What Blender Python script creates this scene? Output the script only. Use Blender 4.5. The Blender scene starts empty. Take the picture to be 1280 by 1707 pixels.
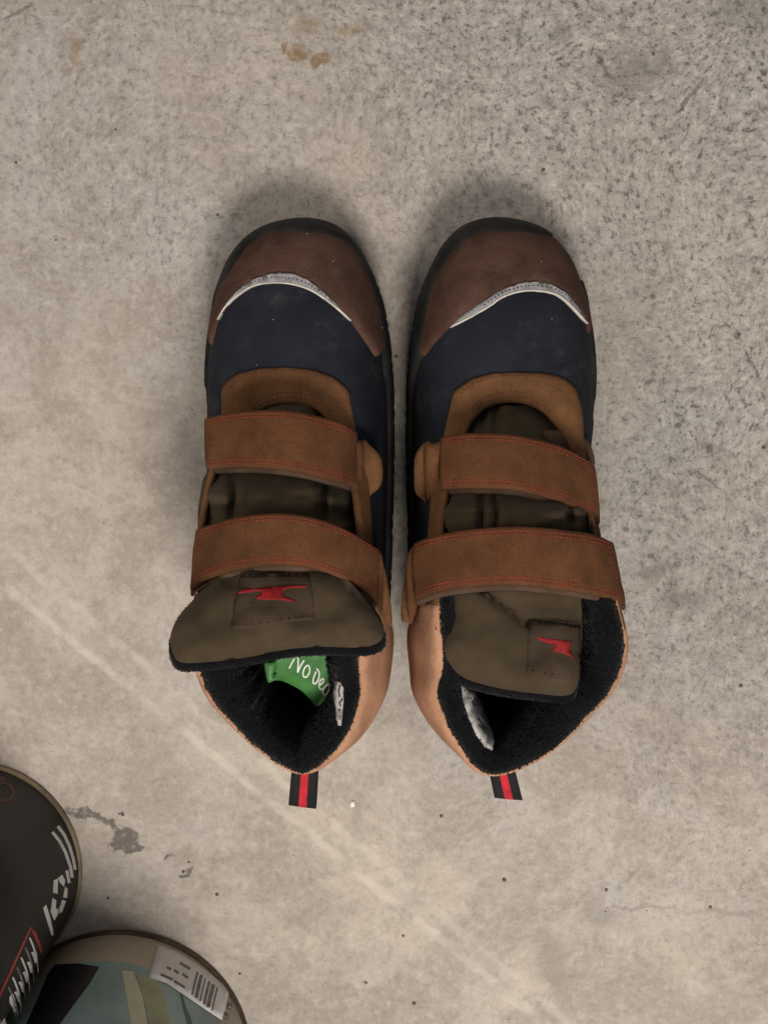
import bpy, bmesh, math, random
from mathutils import Vector, Matrix, noise
from mathutils.bvhtree import BVHTree
from mathutils.geometry import delaunay_2d_cdt
random.seed(7)
scene = bpy.context.scene
COL = scene.collection

# ------------------------------------------------------------------ camera
W, H_IMG = 1280.0, 1707.0
F_PX = 2200.0                 # focal length in photo pixels
CAM_H = 55.0                  # cm above the floor
NADIR = (667.0, 640.0)        # pixel straight below the lens
cam_d = bpy.data.cameras.new('camera'); cam = bpy.data.objects.new('camera', cam_d); COL.objects.link(cam)
cam_d.sensor_fit = 'VERTICAL'; cam_d.sensor_height = 36.0; cam_d.lens = 36.0 * F_PX / H_IMG
cam_d.clip_start = 0.01; cam_d.clip_end = 50
_dn = Vector(((NADIR[0]-W/2)/F_PX, -(NADIR[1]-H_IMG/2)/F_PX, -1)).normalized()   # world down in camera space
_up = -_dn
_yx = Vector((0, 1, 0)); _yx = (_yx - _up*_yx.dot(_up)).normalized()
_xx = _yx.cross(_up)
ROT = Matrix((_xx, _yx, _up))            # camera space -> world
cam.matrix_world = Matrix.Translation((0, 0, CAM_H*0.01)) @ ROT.to_4x4()
scene.camera = cam
CAM = Vector((0, 0, CAM_H))
def ray(px, py):
    return (ROT @ Vector(((px-W/2)/F_PX, -(py-H_IMG/2)/F_PX, -1))).normalized()
def P(px, py, z):
    d = ray(px, py); return CAM + d*((z-CAM_H)/d.z)
def proj(v):
    c = ROT.transposed() @ (v-CAM)
    return (W/2 + F_PX*c.x/-c.z, H_IMG/2 - F_PX*c.y/-c.z)

# ------------------------------------------------------------------ light
world = bpy.data.worlds.new('World'); scene.world = world; world.use_nodes = True
bg = world.node_tree.nodes['Background']
bg.inputs['Color'].default_value = (0.98, 0.98, 1.0, 1); bg.inputs['Strength'].default_value = 0.27
def area(name, loc_cm, target_cm, size, power, color):
    l = bpy.data.lights.new(name, 'AREA'); l.shape = 'DISK'; l.size = size; l.energy = power; l.color = color
    o = bpy.data.objects.new(name, l); COL.objects.link(o)
    o.location = Vector(loc_cm)*0.01
    o.rotation_euler = (Vector(target_cm)-Vector(loc_cm)).to_track_quat('-Z', 'Y').to_euler()
    return o
area('garage_lamp', (9, -40, 78), (1, -10, 0), 0.22, 6.5, (1.0, 0.93, 0.85))
area('side_lamp', (-75, 10, 95), (0, 0, 0), 0.5, 4.4, (1.0, 0.88, 0.78))
vs = scene.view_settings
vs.view_transform = 'Standard'; vs.look = 'None'; vs.exposure = 0.0; vs.gamma = 1.0; vs.use_curve_mapping = False

# ------------------------------------------------------------------ materials
class NT:
    def __init__(s, name):
        s.m = bpy.data.materials.new(name); s.m.use_nodes = True
        s.t = s.m.node_tree; s.b = s.t.nodes['Principled BSDF']
        s.tc = s.t.nodes.new('ShaderNodeTexCoord')
    def n(s, typ, **kw):
        x = s.t.nodes.new(typ)
        for k, v in kw.items(): setattr(x, k, v)
        return x
    def lk(s, a, b): s.t.links.new(a, b)
    def val(s, sock, v):
        if hasattr(v, 'is_output'): s.lk(v, sock)
        else: sock.default_value = v
    def math(s, op, a, b=0.0, c=None, clamp=False):
        x = s.n('ShaderNodeMath', operation=op, use_clamp=clamp)
        s.val(x.inputs[0], a); s.val(x.inputs[1], b)
        if c is not None: s.val(x.inputs[2], c)
        return x.outputs[0]
    def mix(s, f, a, b):
        x = s.n('ShaderNodeMix', data_type='RGBA')
        s.val(x.inputs[0], f)
        for i, v in ((6, a), (7, b)):
            if hasattr(v, 'is_output'): s.lk(v, x.inputs[i])
            else: x.inputs[i].default_value = (*v, 1)
        return x.outputs[2]
    def noise(s, scale, detail=4, rough=0.6, vec=None, dist=0.0):
        x = s.n('ShaderNodeTexNoise'); x.inputs['Scale'].default_value = scale
        x.inputs['Detail'].default_value = detail; x.inputs['Roughness'].default_value = rough
        x.inputs['Distortion'].default_value = dist
        s.lk(vec if vec is not None else s.tc.outputs['Object'], x.inputs['Vector'])
        return x.outputs['Fac']
    def ss(s, v, lo, hi):
        x = s.n('ShaderNodeMapRange', interpolation_type='SMOOTHSTEP')
        s.val(x.inputs[0], v); x.inputs[1].default_value = lo; x.inputs[2].default_value = hi
        return x.outputs[0]
    def bump(s, h, strength, dist):
        x = s.n('ShaderNodeBump'); x.inputs['Strength'].default_value = strength; x.inputs['Distance'].default_value = dist
        s.lk(h, x.inputs['Height']); s.lk(x.outputs[0], s.b.inputs['Normal'])
def mul(c, k): return tuple(min(1, x*k) for x in c)
def simple(name, col, rough=0.8, scale=60, var=0.25, bscale=900, bstr=0.3, bdist=0.0003, sheen=0.0, metal=0.0, spec=0.3, dust=0.0, dustcol=(0.4, 0.36, 0.3), fine=0.0):
    s = NT(name)
    f = s.noise(scale, 5, 0.65)
    c = s.mix(s.ss(f, 0.3, 0.7), mul(col, 1-var), mul(col, 1+var))
    if fine:
        g = s.noise(bscale, 2, 0.6)
        c = s.mix(s.math('MULTIPLY', s.ss(g, 0.45, 0.7), fine), c, mul(col, 0.45))
    if dust:
        d = s.noise(scale*0.6, 6, 0.75, dist=0.5)
        c = s.mix(s.math('MULTIPLY', s.ss(d, 0.5, 0.75), dust), c, dustcol)
    s.lk(c, s.b.inputs['Base Color'])
    s.b.inputs['Roughness'].default_value = rough; s.b.inputs['Metallic'].default_value = metal
    s.b.inputs['Specular IOR Level'].default_value = spec
    if sheen:
        s.b.inputs['Sheen Weight'].default_value = sheen; s.b.inputs['Sheen Roughness'].default_value = 0.5
    s.bump(s.noise(bscale, 3, 0.7), bstr, bdist)
    return s.m
def fabric(name, col, period, var=0.2, sheen=0.1, dust=0.0, rough=0.85):
    s = NT(name)
    w1 = s.n('ShaderNodeTexWave', bands_direction='X'); w2 = s.n('ShaderNodeTexWave', bands_direction='Y')
    for w in (w1, w2):
        w.inputs['Scale'].default_value = 2*math.pi/period/20; w.inputs['Distortion'].default_value = 0.6; w.inputs['Detail'].default_value = 2
        s.lk(s.tc.outputs['Object'], w.inputs['Vector'])
    h = s.math('MAXIMUM', w1.outputs['Fac'], w2.outputs['Fac'])
    f = s.noise(45, 5, 0.65)
    c = s.mix(s.ss(f, 0.3, 0.7), mul(col, 1-var), mul(col, 1+var))
    c = s.mix(s.math('MULTIPLY', h, 0.3), c, mul(col, 0.55))
    if dust:
        d = s.noise(70, 6, 0.75)
        c = s.mix(s.math('MULTIPLY', s.ss(d, 0.5, 0.8), dust), c, (0.35, 0.31, 0.26))
    s.lk(c, s.b.inputs['Base Color']); s.b.inputs['Roughness'].default_value = rough
    s.b.inputs['Sheen Weight'].default_value = sheen; s.b.inputs['Specular IOR Level'].default_value = 0.12
    s.bump(s.math('ADD', s.math('MULTIPLY', h, 0.5), s.noise(500, 3, 0.7)), 0.35, 0.0003)
    return s.m
M = {}
M['rubber'] = simple('rubber', (0.022, 0.022, 0.021), 0.7, 80, 0.4, 500, 0.3, 0.0004, dust=0.25, dustcol=(0.10, 0.09, 0.075))
M['bumper'] = simple('bumper_rubber', (0.013, 0.0128, 0.0115), 0.7, 60, 0.5, 700, 0.25, 0.0003, spec=0.15, dust=0.3, dustcol=(0.045, 0.037, 0.028))
M['cap'] = simple('brown_nubuck', (0.074, 0.038, 0.0265), 0.9, 55, 0.3, 1100, 0.5, 0.0004, sheen=0.0, spec=0.12, dust=0.42, fine=0.35, dustcol=(0.125, 0.08, 0.06))
M['strap'] = simple('strap_nubuck', (0.086, 0.036, 0.0155), 0.9, 40, 0.3, 1000, 0.5, 0.0004, sheen=0.0, spec=0.12, dust=0.42, fine=0.3, dustcol=(0.165, 0.088, 0.056))
M['strap_edge'] = simple('strap_raw_edge', (0.062, 0.036, 0.022), 0.9, 90, 0.3, 900, 0.5, 0.0004)
M['tan'] = simple('tan_nubuck', (0.118, 0.056, 0.024), 0.9, 45, 0.3, 1000, 0.5, 0.0004, sheen=0.0, spec=0.12, dust=0.3, fine=0.35, dustcol=(0.11, 0.06, 0.035))
M['heel'] = simple('heel_leather', (0.385, 0.21, 0.128), 0.95, 60, 0.2, 700, 0.5, 0.0005, sheen=0.0, spec=0.08, dust=0.3, fine=0.12, dustcol=(0.25, 0.13, 0.08))
M['navy'] = fabric('navy_cloth', (0.0145, 0.0168, 0.0235), 0.0009, 0.25, 0.0, dust=0.07)
M['olive'] = fabric('olive_cloth', (0.055, 0.039, 0.022), 0.0007, 0.22, 0.04)
M['olive_label'] = fabric('olive_label_cloth', (0.048, 0.033, 0.021), 0.0011, 0.2, 0.0)
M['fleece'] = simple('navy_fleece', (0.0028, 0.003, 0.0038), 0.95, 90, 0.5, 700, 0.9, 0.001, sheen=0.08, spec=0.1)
M['silver'] = simple('reflective_strip', (0.23,0.228,0.232), 0.55, 260, 0.3, 900, 0.5, 0.0004, dust=0.3, dustcol=(0.16, 0.13, 0.11))
M['white_pipe'] = simple('white_piping', (0.55,0.51,0.45), 0.7, 120, 0.2, 900, 0.4, 0.0003, dust=0.3)
M['red_thread'] = simple('red_thread', (0.135, 0.021, 0.010), 0.8, 120, 0.35, 900, 0.2, 0.0002)
M['dark_thread'] = simple('dark_thread', (0.035, 0.02, 0.014), 0.85, 90, 0.3)
M['tan_thread'] = simple('brown_thread', (0.10, 0.04, 0.02), 0.85, 90, 0.3)
M['red'] = simple('red_embroidery', (0.17, 0.003, 0.004), 0.75, 300, 0.3, 900, 0.5, 0.0003)
M['black_web'] = simple('black_webbing', (0.006,0.006,0.0065), 0.85, 90, 0.3, 900, 0.5, 0.0004)
M['red_web'] = simple('red_webbing', (0.36, 0.012, 0.022), 0.8, 200, 0.25, 900, 0.5, 0.0004)
M['green'] = simple('green_satin', (0.042, 0.15, 0.036), 0.5, 90, 0.25, 700, 0.2, 0.0003, spec=0.4)
M['print_white'] = simple('white_print', (0.66, 0.66, 0.62), 0.7, 120, 0.15)
M['grey_label'] = simple('grey_fabric_label', (0.36, 0.35, 0.33), 0.85, 160, 0.35, 700, 0.5, 0.0004)
M['print_grey'] = simple('grey_print', (0.045, 0.042, 0.04), 0.8, 120, 0.3)
M['tin'] = simple('bare_tin', (0.27, 0.215, 0.14), 0.45, 70, 0.35, 500, 0.2, 0.0002, metal=0.55, dust=0.4, dustcol=(0.12, 0.09, 0.055))
M['dark_rim'] = simple('rusty_dark_rim', (0.085, 0.06, 0.035), 0.6, 90, 0.5, 500, 0.4, 0.0003, metal=0.3, dust=0.4, dustcol=(0.05, 0.032, 0.018))
M['black_label'] = simple('black_tin_print', (0.008, 0.0075, 0.007), 0.55, 25, 0.3, 300, 0.06, 0.0002, spec=0.2, dust=0.03)
M['beige_tin'] = simple('beige_tin_print', (0.36,0.31,0.235), 0.5, 30, 0.12, 300, 0.06, 0.0002, spec=0.35)
M['teal'] = simple('teal_print', (0.20, 0.30, 0.30), 0.5, 25, 0.25, 300, 0.06, 0.0002, spec=0.35)
M['olive_print'] = simple('olive_print', (0.25,0.27,0.16), 0.5, 30, 0.3, 300, 0.05, 0.0002)
M['cream_print'] = simple('cream_print', (0.47,0.46,0.33), 0.5, 30, 0.15, 300, 0.05, 0.0002)
M['teal_dark'] = simple('dark_teal_print', (0.04, 0.085, 0.09), 0.5, 30, 0.2)
M['black_print'] = simple('black_print', (0.007, 0.007, 0.010), 0.45, 30, 0.3, 300, 0.05, 0.0002)
M['white_label'] = simple('pale_paper_label', (0.56,0.54,0.53), 0.6, 60, 0.1, 500, 0.1, 0.0002)
M['print_dim'] = simple('grey_label_print', (0.135, 0.12, 0.12), 0.7, 200, 0.35)
M['red_print'] = simple('red_print', (0.23, 0.022, 0.02), 0.5, 60, 0.3)
M['dark_red_print'] = simple('dark_red_print', (0.075, 0.006, 0.006), 0.5, 60, 0.3)
M['silver_print'] = simple('silver_print', (0.46, 0.46, 0.45), 0.5, 90, 0.2)
M['grit'] = simple('dark_grit', (0.11, 0.095, 0.08), 0.9, 300, 0.4)
M['crumb'] = simple('white_crumb', (0.75, 0.72, 0.66), 0.8, 300, 0.1)
M['lint'] = simple('pale_lint', (0.4,0.38,0.34), 0.9, 200, 0.1)

def floor_material():
    s = NT('concrete')
    ob = s.tc.outputs['Object']
    sep = s.n('ShaderNodeSeparateXYZ'); s.lk(ob, sep.inputs[0]); X, Y = sep.outputs[0], sep.outputs[1]
    def warp(scale, amt, det=4):
        nz = s.n('ShaderNodeTexNoise'); nz.inputs['Scale'].default_value = scale; nz.inputs['Detail'].default_value = det
        s.lk(ob, nz.inputs['Vector'])
        a = s.n('ShaderNodeVectorMath', operation='MULTIPLY_ADD')
        s.lk(nz.outputs['Color'], a.inputs[0]); a.inputs[1].default_value = (amt,)*3; a.inputs[2].default_value = (-amt/2,)*3
        b = s.n('ShaderNodeVectorMath', operation='ADD'); s.lk(a.outputs[0], b.inputs[0]); s.lk(ob, b.inputs[1])
        return b.outputs[0]
    w1 = warp(9, 0.05)
    # large tone patches
    big = s.noise(6, 5, 0.6, w1); mid = s.noise(28, 6, 0.68, w1); fine = s.noise(170, 6, 0.72); grain = s.noise(700, 4, 0.75)
    warm = s.mix(s.ss(big, 0.40, 0.60), (0.43, 0.375, 0.318), (0.385, 0.358, 0.328))
    c = s.mix(s.ss(mid, 0.40, 0.60), (0.33, 0.29, 0.248), warm)
    # smoother, paler trowelled half versus rougher, pitted half (upper right)
    side = s.math('ADD', s.math('MULTIPLY', X, 3.2), s.math('MULTIPLY', Y, 2.6))
    rough_m = s.ss(s.math('ADD', side, s.math('MULTIPLY', s.math('SUBTRACT', big, 0.5), 2.2)), -0.45, 0.75)
    f2 = s.noise(380, 5, 0.7, w1)
    c = s.mix(s.math('MULTIPLY', rough_m, 0.65), c, (0.318, 0.298, 0.277))
    c = s.mix(s.math('MULTIPLY', s.ss(fine, 0.50, 0.66), s.math('MULTIPLY_ADD', rough_m, 0.40, 0.20)), c, (0.185, 0.165, 0.145))
    c = s.mix(s.math('MULTIPLY', s.ss(fine, 0.50, 0.34), s.math('MULTIPLY_ADD', rough_m, 0.25, 0.35)), c, (0.52, 0.48, 0.425))
    c = s.mix(s.math('MULTIPLY', s.ss(f2, 0.52, 0.66), s.math('MULTIPLY_ADD', rough_m, 0.75, 0.20)), c, (0.105, 0.092, 0.08))
    c = s.mix(s.math('MULTIPLY', s.ss(f2, 0.48, 0.34), s.math('MULTIPLY_ADD', rough_m, 0.30, 0.22)), c, (0.54, 0.51, 0.46))
    c = s.mix(s.math('MULTIPLY', s.ss(grain, 0.52, 0.68), s.math('MULTIPLY_ADD', rough_m, 0.5, 0.18)), c, (0.12, 0.107, 0.094))
    # short scratches and broom marks
    def streak(rot, sc, lo, hi, amt, colr):
        nonlocal c
        mp = s.n('ShaderNodeMapping'); mp.inputs['Rotation'].default_value = (0, 0, rot); mp.inputs['Scale'].default_value = (sc, sc*0.22, sc)
        s.lk(w1, mp.inputs['Vector'])
        f = s.noise(1.0, 3, 0.6, mp.outputs[0])
        c = s.mix(s.math('MULTIPLY', s.ss(f, lo, hi), s.math('MULTIPLY_ADD', rough_m, amt, amt*0.18)), c, colr)
    streak(0.9, 650, 0.60, 0.72, 0.5, (0.10, 0.09, 0.08))
    streak(-0.7, 520, 0.62, 0.74, 0.45, (0.12, 0.108, 0.095))
    streak(2.2, 300, 0.64, 0.74, 0.35, (0.11, 0.10, 0.09))
    # pits
    v = s.n('ShaderNodeTexVoronoi'); v.inputs['Scale'].default_value = 95; v.inputs['Randomness'].default_value = 1; s.lk(warp(200, 0.004), v.inputs['Vector'])
    sel = s.n('ShaderNodeSeparateColor'); s.lk(v.outputs['Color'], sel.inputs[0])
    pit = s.math('MULTIPLY', s.ss(v.outputs['Distance'], 0.16, 0.07), s.ss(sel.outputs[0], 0.80, 0.88))
    pit = s.math('MULTIPLY', pit, s.math('MULTIPLY_ADD', rough_m, 0.7, 0.15))
    c = s.mix(pit, c, (0.085, 0.076, 0.066))
    # pale double track running diagonally over the floor
    def line(p0, p1, half, lo, hi, amt, colr, nz):
        nonlocal c
        a, b = P(*p0, 0)*0.01, P(*p1, 0)*0.01
        d = (b-a).normalized(); nx, ny = -d.y, d.x
        wsep = s.n('ShaderNodeSeparateXYZ'); s.lk(warp(60, 0.006, 3), wsep.inputs[0])
        dist = s.math('ABSOLUTE', s.math('ADD', s.math('ADD', s.math('MULTIPLY', wsep.outputs[0], nx), s.math('MULTIPLY', wsep.outputs[1], ny)), -(a.x*nx+a.y*ny)))
        m = s.math('MULTIPLY', s.ss(dist, half, half*0.25), s.ss(nz, lo, hi))
        c = s.mix(s.math('MULTIPLY', m, amt), c, colr)
    n1 = s.noise(55, 4, 0.6); n2 = s.noise(75, 4, 0.65, w1)
    line((0, 972), (800, 1620), 0.0028, 0.36, 0.6, 0.46, (0.60, 0.55, 0.48), n1)
    line((0, 905), (800, 1580), 0.0030, 0.38, 0.60, 0.38, (0.58, 0.53, 0.46), n2)
    line((0, 940), (800, 1600), 0.011, 0.2, 0.4, 0.14, (0.56, 0.51, 0.45), n1)
    line((0, 938), (800, 1600), 0.0065, 0.50, 0.58, 0.22, (0.20, 0.175, 0.145), n2)
    # stains with shapes of their own
    def blob(spots, colr, amt, wsc, wamt, edge=0.35):
        nonlocal c
        sp = s.n('ShaderNodeSeparateXYZ'); s.lk(warp(wsc, wamt, 5), sp.inputs[0])
        tot = None
        for (px, py, rx, ry, ang) in spots:
            q = P(px, py, 0)*0.01
            dx = s.math('SUBTRACT', sp.outputs[0], q.x); dy = s.math('SUBTRACT', sp.outputs[1], q.y)
            ca, sa = math.cos(ang), math.sin(ang)
            u = s.math('DIVIDE', s.math('ADD', s.math('MULTIPLY', dx, ca), s.math('MULTIPLY', dy, sa)), rx/4000)
            w = s.math('DIVIDE', s.math('ADD', s.math('MULTIPLY', dx, -sa), s.math('MULTIPLY', dy, ca)), ry/4000)
            r = s.math('SQRT', s.math('ADD', s.math('MULTIPLY', u, u), s.math('MULTIPLY', w, w)))
            mk = s.ss(r, 1.0+edge, 1.0-edge)
            tot = mk if tot is None else s.math('MAXIMUM', tot, mk)
        rag = s.ss(s.noise(330, 4, 0.7), 0.36, 0.5)
        c = s.mix(s.math('MULTIPLY', s.math('MULTIPLY', tot, s.math('MULTIPLY_ADD', rag, 0.45, 0.55)), amt), c, colr)
    blob([(145, 1357, 38, 9, -0.15), (185, 1372, 22, 8, -0.5), (208, 1398, 22, 20, 0), (222, 1412, 16, 9, 0.3), (195, 1412, 12, 8, 0), (205, 1358, 5, 5, 0), (312, 1455, 13, 5, 0.7), (283, 1430, 10, 4, 0.5)], (0.118, 0.105, 0.094), 0.9, 210, 0.0085, 0.22)
    blob([(497, 90, 17, 13, 0.2), (533, 101, 16, 9, 0.2), (474, 82, 5, 9, 0)], (0.21, 0.125, 0.06), 0.85, 160, 0.007, 0.3)
    blob([(590, 48, 24, 9, 0.2), (510, 46, 22, 14, 0), (125, 75, 12, 16, 0), (125, 95, 7, 14, 0.2), (110, 117, 8, 9, 0)], (0.24, 0.165, 0.095), 0.6, 160, 0.008, 0.55)
    blob([(930, 60, 14, 12, 0), (862, 60, 12, 14, 0), (1060, 120, 60, 30, 0.3), (1240, 20, 50, 30, 0), (905, 170, 16, 10, 0.3), (1085, 530, 10, 7, 0), (1110, 410, 9, 9, 0), (1085, 955, 30, 12, 0.4), (1140, 1000, 40, 16, 0)], (0.15, 0.134, 0.116), 0.45, 150, 0.010, 0.5)
    blob([(1255, 610, 34, 3, -1.05), (1228, 560, 7, 7, 0), (1180, 800, 26, 3, -0.6), (1150, 160, 40, 4, 0.9), (1005, 110, 30, 3, -0.9), (30, 20, 30, 3, 0.5)], (0.095, 0.085, 0.074), 0.6, 180, 0.004, 0.4)
    blob([(1060, 1512, 60, 5, 0.0), (1210, 1522, 60, 5, -0.05), (920, 1600, 26, 50, 0.2), (1000, 1525, 30, 16, 0)], (0.235, 0.215, 0.19), 0.6, 110, 0.012, 0.6)
    s.lk(c, s.b.inputs['Base Color'])
    s.b.inputs['Roughness'].default_value = 0.88; s.b.inputs['Specular IOR Level'].default_value = 0.2
    h = s.math('ADD', s.math('MULTIPLY', fine, 0.6), s.math('MULTIPLY', grain, 0.35))
    h = s.math('SUBTRACT', h, s.math('MULTIPLY', pit, 0.8))
    s.bump(h, 0.45, 0.0010)
    return s.m

# ------------------------------------------------------------------ mesh helpers (all shapes in centimetres)
ORG = Vector((0, 0, 0))
def link(name, me, mat, parent, smooth=True, kind=None):
    if mat: me.materials.append(M[mat] if isinstance(mat, str) else mat)
    if smooth: me.shade_smooth()
    o = bpy.data.objects.new(name, me); COL.objects.link(o)
    if parent is not None: o.parent = parent
    if kind: o['kind'] = kind
    return o
def mesh(name, verts, faces, mat, parent=None, smooth=True, kind=None, recalc=True, sharp=None):
    me = bpy.data.meshes.new(name)
    me.from_pydata([(v-ORG)*0.01 for v in verts], [], faces)
    if recalc:
        bm = bmesh.new(); bm.from_mesh(me); bmesh.ops.recalc_face_normals(bm, faces=bm.faces); bm.to_mesh(me); bm.free()
    o = link(name, me, mat, parent, smooth, kind)
    if smooth and sharp:
        bm = bmesh.new(); bm.from_mesh(me)
        for e in bm.edges:
            if len(e.link_faces) == 2 and e.calc_face_angle(0) > math.radians(sharp): e.smooth = False
        bm.to_mesh(me); bm.free()
    return o
def thing(name, loc, label, cat, group=None):
    global ORG
    ORG = Vector(loc)
    o = bpy.data.objects.new(name, None); COL.objects.link(o); o.location = ORG*0.01; o.empty_display_size = 0.02
    o['label'] = label; o['category'] = cat
    if group: o['group'] = group
    return o
def cat_open(pts, n):
    pts = [Vector(p) for p in pts]; out = []
    k = len(pts)-1
    for i in range(n):
        t = i/(n-1)*k; j = min(int(t), k-1); f = t-j
        p1, p2 = pts[j], pts[j+1]
        p0 = pts[j-1] if j > 0 else p1*2-p2
        p3 = pts[j+2] if j+2 <= k else p2*2-p1
        out.append(0.5*((2*p1)+(p2-p0)*f+(2*p0-5*p1+4*p2-p3)*f*f+(3*p1-p0-3*p2+p3)*f*f*f))
    return out
def cat_closed(pts, n):
    pts = [Vector(p) for p in pts]; k = len(pts); out = []
    for i in range(n):
        t = i/n*k; j = int(t); f = t-j
        p0, p1, p2, p3 = pts[(j-1) % k], pts[j % k], pts[(j+1) % k], pts[(j+2) % k]
        out.append(0.5*((2*p1)+(p2-p0)*f+(2*p0-5*p1+4*p2-p3)*f*f+(3*p1-p0-3*p2+p3)*f*f*f))
    return out
def resample(poly, step, closed=True):
    out = []; n = len(poly)
    for i in range(n if closed else n-1):
        a, b = Vector(poly[i]), Vector(poly[(i+1) % n]); L = (b-a).length; k = max(1, int(round(L/step)))
        for j in range(k): out.append(a.lerp(b, j/k))
    if not closed: out.append(Vector(poly[-1]))
    return out
def inside(p, poly):
    c = False; n = len(poly); x, y = p[0], p[1]
    for i in range(n):
        a, b = poly[i], poly[i-1]
        if (a[1] > y) != (b[1] > y) and x < (b[0]-a[0])*(y-a[1])/(b[1]-a[1])+a[0]: c = not c
    return c
def bdist(p, poly):
    best = 1e9; n = len(poly)
    for i in range(n):
        a, b = poly[i-1], poly[i]; d = b-a; L = d.length_squared
        t = max(0, min(1, (p-a).dot(d)/L)) if L > 0 else 0
        best = min(best, (p-(a+d*t)).length)
    return best
def tri_fill(outline, grid):
    """2D points and triangles filling an outline (photo-plane coordinates)."""
    n = len(outline)
    xs = [p[0] for p in outline]; ys = [p[1] for p in outline]
    pts = [Vector((p[0], p[1])) for p in outline]; b = list(pts)
    y = min(ys)+grid*0.5; row = 0
    while y < max(ys):
        x = min(xs)+grid*(0.5 if row % 2 else 0.25)
        while x < max(xs):
            q = Vector((x, y))
            if inside(q, b) and bdist(q, b) > grid*0.45: pts.append(q)
            x += grid
        y += grid*0.87; row += 1
    r = delaunay_2d_cdt(pts, [(i, (i+1) % n) for i in range(n)], [], 1, 1e-5)
    vs, es, fs, ov = r[0], r[1], r[2], r[3]
    bidx = [None]*n
    for i, o in enumerate(ov):
        for k in o:
            if k < n: bidx[k] = i
    return vs, fs, bidx
def hit(px, py, bvh):
    d = ray(px, py); loc, nrm, i, dist = bvh.ray_cast(CAM, d)
    if loc is None: return None
    if nrm.dot(d) > 0: nrm = -nrm
    return loc, nrm
def drape(name, outline, bvh, off, mat, parent, grid=9, sink=0.06, smooth_outline=0, step=6, edge=0.45, kind=None, noise_amp=0.0, flat=False):
    """A sheet of real thickness lying on another surface."""
    ol = [Vector((p[0], p[1])) for p in outline]
    if smooth_outline: ol = [Vector((p[0], p[1])) for p in cat_closed([(p[0], p[1], 0) for p in outline], smooth_outline)]
    else: ol = resample(ol, step)
    vs2, fs, bidx = tri_fill(ol, grid)
    hits = [hit(v.x, v.y, bvh) for v in vs2]
    good = [i for i, h in enumerate(hits) if h]
    if not good: print('DRAPE MISS', name, outline[0]); return None
    for i, h in enumerate(hits):
        if h is None:
            j = min(good, key=lambda k: (vs2[k]-vs2[i]).length_squared)
            hits[i] = (P(vs2[i].x, vs2[i].y, hits[j][0].z-0.05), hits[j][1])
    bset = set(b for b in bidx if b is not None)
    verts = []
    for i, (l, nn) in enumerate(hits):
        o = off*(edge if i in bset else 1.0)
        if noise_amp: o += noise_amp*noise.noise(l*3.0)
        verts.append(l+nn*o)
    faces = [tuple(f) for f in fs]
    n0 = len(verts); ring = [b for b in bidx if b is not None]
    for b in ring: verts.append(hits[b][0]-hits[b][1]*sink)
    k = len(ring)
    for i in range(k): faces.append((ring[i], ring[(i+1) % k], n0+(i+1) % k, n0+i))
    return mesh(name, verts, faces, mat, parent, smooth=not flat, kind=kind)
def stroke_outline(pts, w):
    pts = [Vector((p[0], p[1])) for p in pts]; L = []; R = []
    for i, p in enumerate(pts):
        d = (pts[min(i+1, len(pts)-1)]-pts[max(i-1, 0)]).normalized(); n = Vector((-d.y, d.x))
        ww = w if not hasattr(w, '__len__') else w[i]
        L.append(p+n*ww/2); R.append(p-n*ww/2)
    return L+R[::-1]
def stitch_mesh(name, polylines, nrms, length, gap, rad, mat, parent):
    """Short raised thread dashes along 3D polylines."""
    V = []; Fc = []
    for pl, nm in zip(polylines, nrms):
        acc = [0]
        for i in range(1, len(pl)): acc.append(acc[-1]+(pl[i]-pl[i-1]).length)
        def at(d):
            for i in range(1, len(pl)):
                if acc[i] >= d:
                    f = (d-acc[i-1])/max(1e-6, acc[i]-acc[i-1]); return pl[i-1].lerp(pl[i], f), nm[i-1].lerp(nm[i], f).normalized()
            return pl[-1], nm[-1]
        d = random.random()*gap
        while d+length < acc[-1]:
            jl = length*random.uniform(0.85, 1.1)
            a, na = at(d); b, nb = at(min(acc[-1], d+jl)); m = (a+b)/2; nn = (na+nb).normalized()
            t = (b-a).normalized(); sd = t.cross(nn)*rad*random.uniform(0.85, 1.15)
            base = len(V)
            V += [a-nn*rad*0.6, m+sd, b-nn*rad*0.6, m-sd, m+nn*rad*0.9, a.lerp(m, 0.45)+sd, a.lerp(m, 0.45)-sd, b.lerp(m, 0.45)+sd, b.lerp(m, 0.45)-sd]
            Fc += [(base, base+5, base+4), (base+5, base+1, base+4), (base+1, base+7, base+4), (base+7, base+2, base+4),
                   (base+2, base+8, base+4), (base+8, base+3, base+4), (base+3, base+6, base+4), (base+6, base, base+4)]
            d += jl+gap*random.uniform(0.7, 1.3)
    if V: return mesh(name, V, Fc, mat, parent, kind='stuff', recalc=False)
def stitch_px(name, lines, bvh, length, gap, rad, mat, parent, off=0.03):
    A = []; B = []
    for ln in lines:
        a = []; b = []
        for p in cat_open([(q[0], q[1], 0) for q in ln], max(12, len(ln)*8)):
            h = hit(p.x, p.y, bvh)
            if h: a.append(h[0]+h[1]*off); b.append(h[1])
        if len(a) > 3: A.append(a); B.append(b)
    return stitch_mesh(name, A, B, length, gap, rad, mat, parent)
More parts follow.
